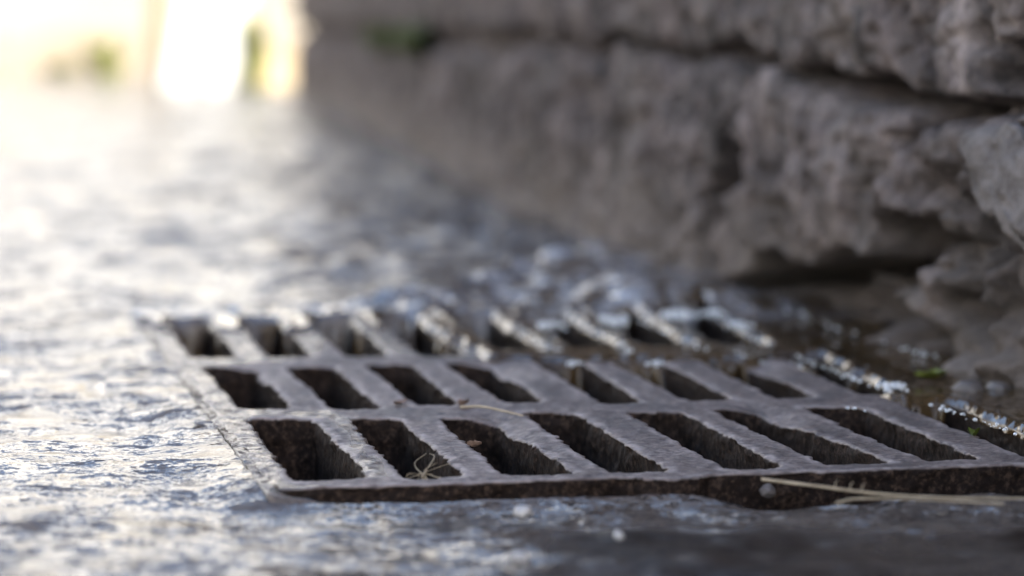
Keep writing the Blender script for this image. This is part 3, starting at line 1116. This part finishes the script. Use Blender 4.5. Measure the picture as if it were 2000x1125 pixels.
# long pale grass stalk lying before the grate, and a shorter one
st1 = curve_pts([gp(1488, 936, 0.004), gp(1600, 950, 0.0035), gp(1720, 965, 0.003), gp(1850, 972, 0.002), gp(2030, 974, 0.001)], 16)
v, f = tube(st1, np.linspace(0.00062, 0.00042, len(st1)))
extra = []
for q in (20, 24, 27):
    b0 = st1[q]
    e = b0 + np.array([0.002, 0.003, 0.003])
    extra.append(tube(np.array([b0, (b0 + e) / 2 + [0, 0, .001], e]), [0.00025, 0.0002, 0.0001], 5))
vv, ff = join([(v, f)] + extra)
o = mesh_obj('grass_stalk', vv, ff, M_STRAW)
tag(o, 'longest dry straw stalk, lying across the front right edge of the grate', 'straw', 'dry straws about the grate')
st2 = curve_pts([gp(1632, 982, 0.0), gp(1680, 974, 0.0015), gp(1800, 976, 0.001), gp(1960, 984, 0.0)], 12)
v, f = tube(st2, 0.0004)
o = mesh_obj('grass_stalk', v, f, M_STRAW)
tag(o, 'thin dry straw lying in front of the longest stalk', 'straw', 'dry straws about the grate')
st3 = curve_pts([gp(900, 795, 0.003), gp(940, 794, 0.004), gp(985, 803, 0.003), gp(1022, 812, 0.002)], 10)
v, f = tube(st3, np.linspace(0.0007, 0.0004, len(st3)))
o = mesh_obj('grass_stalk', v, f, M_STRAW)
tag(o, 'short tan straw lying on the front cross bar of the grate', 'straw', 'dry straws about the grate')

# tuft of dead roots in the second front slot
parts = []
b0 = gp(826, 930, 0.002)
for k in range(12):
    u, v_ = rng.normal(826, 11), 930 + rng.normal(0, 4)
    e = gp(rng.normal(838, 15), 908 + rng.normal(0, 15), 0.0)
    e[2] = rng.uniform(-0.008, 0.006)
    e[1] = b0[1] + rng.uniform(0.0, 0.05)
    s0 = b0 + [rng.normal(0, 0.004), rng.normal(0.006, 0.004), rng.uniform(-0.006, 0)]
    md = (s0 + e) / 2 + rng.normal(0, 0.005, 3) * [1, 1, .5]
    cp = curve_pts([s0, md, e], 7)
    parts.append(tube(cp, np.linspace(0.00022, 0.0001, len(cp)), 5))
vv, ff = join(parts)
o = mesh_obj('root_tuft', vv, ff, M_STRAW)
tag(o, 'tangled tuft of dry roots caught in the second slot of the front row', 'dry roots')


def leaf(name, at, size, mat, rot, curl, seed):
    n, w = 14, 7
    u = np.linspace(-1, 1, n)[:, None]
    v = np.linspace(-1, 1, w)[None, :]
    wd = (1 - u ** 2) ** 0.7 * (1 + 0.25 * noise(u * 4 + seed, v * 0, 0, seed))
    x = size * (u + 0 * v)
    y = size * 0.45 * v * wd
    z = size * (curl * (v ** 2) * wd + 0.5 * curl * u ** 2 + 0.16 * noise(u * 3 + seed, v * 2, 0, seed + 1))
    c, s = math.cos(rot), math.sin(rot)
    V = np.stack([x * c - y * s + at[0], x * s + y * c + at[1], z + at[2] + size * 0.12], -1).reshape(-1, 3)
    F = grid_faces(n, w)
    th_ = np.array([0, 0, -0.0004])
    return mesh_obj(name, np.concatenate([V, V + th_]), np.concatenate([F, F[:, ::-1] + len(V)]), mat)


o = leaf('dead_leaf', gp(926, 872, 0.001), 0.0034, M_LEAF, 0.3, 0.6, 3)
tag(o, 'curled reddish brown leaf scrap on the second bar of the front row', 'leaf', 'leaves about the grate')
o = leaf('dead_leaf', gp(905, 792, 0.001), 0.0050, M_LEAF, 1.1, 0.4, 5)
tag(o, 'dark crumpled leaf scrap on the front cross bar by the straw', 'leaf', 'leaves about the grate')
o = leaf('dead_leaf', gp(782, 788, 0.001), 0.005, M_LEAF, 0.9, 0.2, 9)
tag(o, 'tiny dark leaf crumb on the front cross bar left of the straw', 'leaf', 'leaves about the grate')
o = leaf('green_leaf', gp(1818, 738, 0.005), 0.0085, M_GREEN, 0.2, 0.3, 6)
tag(o, 'yellow green leaf floating on the brown water by the wall', 'leaf', 'leaves about the grate')
o = leaf('green_leaf', gp(1902, 852, 0.0), 0.006, M_GREEN, 1.3, 0.5, 8)
tag(o, 'small green leaf caught in the last slot of the front row', 'leaf', 'leaves about the grate')

PEB = [(1500, 958, 0.0034, 'bluish pebble wedged against the front of the grate beside the straw'),
       (1022, 1000, 0.0036, 'bright round pebble on the asphalt just in front of the grate'),
       (1012, 1092, 0.0034, 'pale round pebble at the bottom of the photo'),
       (1208, 1046, 0.0022, 'tiny pale pebble on the dark asphalt before the grate'),
       (1900, 950, 0.0025, 'brown pebble in the grit behind the straw'),
       (1850, 945, 0.0022, 'grey pebble in the grit behind the straw'),
       (1890, 772, 0.0095, 'dark wet stone standing in the water near the wall'),
       (1950, 768, 0.0080, 'rightmost wet stone standing in the water near the wall'),
       (1690, 728, 0.0045, 'round glassy pebble in the brown water beside the green leaf')]
for i, (u, v, r, lab) in enumerate(PEB):
    o = rock('pebble', gp(u, v, -0.013 if i in (4, 5) else -0.006 if i == 0 else -0.001), (r, r * 1.2, r * 0.8), M_DARKST if i in (4, 5, 6, 7) else M_STONE if i == 0 else M_PEBBLE, 140 + i, None, 0.2, 3)
    tag(o, lab, 'pebble', 'pebbles about the grate')
# grit packed in front of the grate's right half
parts = []
for k in range(300):
    u, v_ = rng.uniform(1500, 2060), rng.uniform(945, 985)
    p = gp(u, v_, -0.0150)
    r = 0.0006 + 0.0022 * rng.random() ** 3
    parts.append((IV * (1 + 0.25 * rng.normal(0, 1, (len(IV), 1))).clip(0.6, 1.5) * r * [1, 1.2, .8] + p, IF))
vv, ff = join(parts)
o = mesh_obj('grit', vv, ff, M_DARKST)
tag(o, 'dark grit packed in front of the right half of the grate', 'grit', None, 'stuff')

# ------------------------------------------------------------------ sunlit far side of the street
def box(bm, x0, x1, y0, y1, z0, z1, bev=0.01, shear=0.0):
    v = [bm.verts.new((x + (shear * z if True else 0), y, z)) for z in (z0, z1) for x, y in ((x0, y0), (x1, y0), (x1, y1), (x0, y1))]
    fs = [(0, 3, 2, 1), (4, 5, 6, 7), (0, 1, 5, 4), (1, 2, 6, 5), (2, 3, 7, 6), (3, 0, 4, 7)]
    fc = [bm.faces.new([v[i] for i in q]) for q in fs]
    if bev:
        es = list({e for f in fc for e in f.edges})
        bmesh.ops.bevel(bm, geom=es, offset=bev, segments=2, affect='EDGES')


bw = thing('garden_wall', 'sunlit cream plastered wall with beige plinth across the street, with added unseen bounce panels', 'wall')
bm = bmesh.new()
box(bm, -4.296, 0.1, 10.05, 10.30, 0.0, 0.34)
bm_obj('dado', bm, M_PLASTER, bw, False)
bm = bmesh.new()
box(bm, -4.297, 0.1, 10.07, 10.28, 0.345, 3.0)
bm_obj('bounce_panel', bm, M_BOUNCE, bw, False)  # unseen upper face, made pale to brighten reflections in the wet road
bm = bmesh.new()
box(bm, -4.6, -4.3, -6.0, 10.30, 0.0, 3.0)
bm_obj('bounce_panel', bm, M_BOUNCE, bw, False)  # unseen return wall, added to throw warm fill light into the shade
bm = bmesh.new()
box(bm, -4.296, 0.1, 9.95, 10.045, -0.02, 0.135)
bm_obj('plinth', bm, M_PLINTH, bw, False)
bm = bmesh.new()
box(bm, -4.296, 0.1, 9.97, 10.36, 3.003, 3.08)
bm_obj('coping', bm, M_PLINTH, bw, False)

pil = thing('gate_pillar', 'bright white short leaning gate pillar standing before the cream wall', 'pillar')
bm = bmesh.new()
box(bm, -0.95, -0.765, 7.95, 8.15, -0.02, 0.34, 0.01, 0.22)
bm_obj('shaft', bm, M_WHITE, pil, False)
bm = bmesh.new()
box(bm, -0.90, -0.66, 7.92, 8.18, 0.343, 0.38)
bm_obj('cap', bm, M_WHITE, pil, False)
for u0, u1, y_, lab in ((292, 326, 8.6, 'tan timber post left of the white gate pillar'), (470, 500, 8.2, 'weathered timber post right of the white gate pillar'), (0, 14, 8.9, 'timber post at the far left of the street')):
    bm = bmesh.new()
    a_, b_ = dp(u0, 100, y_)[0], dp(u1, 100, y_)[0]
    box(bm, a_, b_, y_, y_ + 0.08, -0.02, 0.75, 0.006)
    o = bm_obj('timber_post', bm, M_TIMBER, None, False)
    tag(o, lab, 'post', 'timber posts across the street')
blk = thing('planter_box', 'brown timber planter box at the end of the stone wall', 'planter')
bm = bmesh.new()
a_, b_ = dp(505, 100, 8.0)[0], dp(560, 100, 8.0)[0]
box(bm, a_, b_, 8.0, 8.25, -0.02, dp(0, 92, 8.0)[2], 0.004)
bm_obj('box', bm, M_TIMBER, blk, False)


def weed(u, v, y_, h, w, n, seed, lab):
    r = np.random.default_rng(seed)
    base = dp(u, v, y_)
    base[2] = -0.01
    V, F = [], []
    for k in range(n):
        a = r.uniform(0, 2 * np.pi)
        ln = h * r.uniform(0.5, 1.0)
        sp = w * r.uniform(0.1, 1.0)
        b0 = base + [r.normal(0, w * 0.15), r.normal(0, w * 0.15), 0]
        tip = b0 + [math.cos(a) * sp, math.sin(a) * sp, ln]
        md = (b0 + tip) / 2 + [0, 0, ln * 0.18]
        sd = np.array([-math.sin(a), math.cos(a), 0]) * 0.012
        i = len(V)
        V += [b0 - sd * .5, b0 + sd * .5, md + sd, md - sd, tip + sd * .1, tip - sd * .1]
        F += [(i, i + 1, i + 2, i + 3), (i + 3, i + 2, i + 4, i + 5)]
    o = mesh_obj('weed_clump', np.array(V), np.array(F), M_WEED)
    tag(o, lab, 'weeds', 'weed clumps across the street')


weed(205, 140, 9.3, 0.14, 0.10, 70, 1, 'straggling green weed clump before the plinth of the cream wall')
weed(495, 168, 7.75, 0.22, 0.06, 60, 2, 'tall green weed clump at the foot of the timber post by the pillar')
weed(120, 142, 9.6, 0.06, 0.12, 40, 3, 'low weed clump at the far left foot of the cream wall')
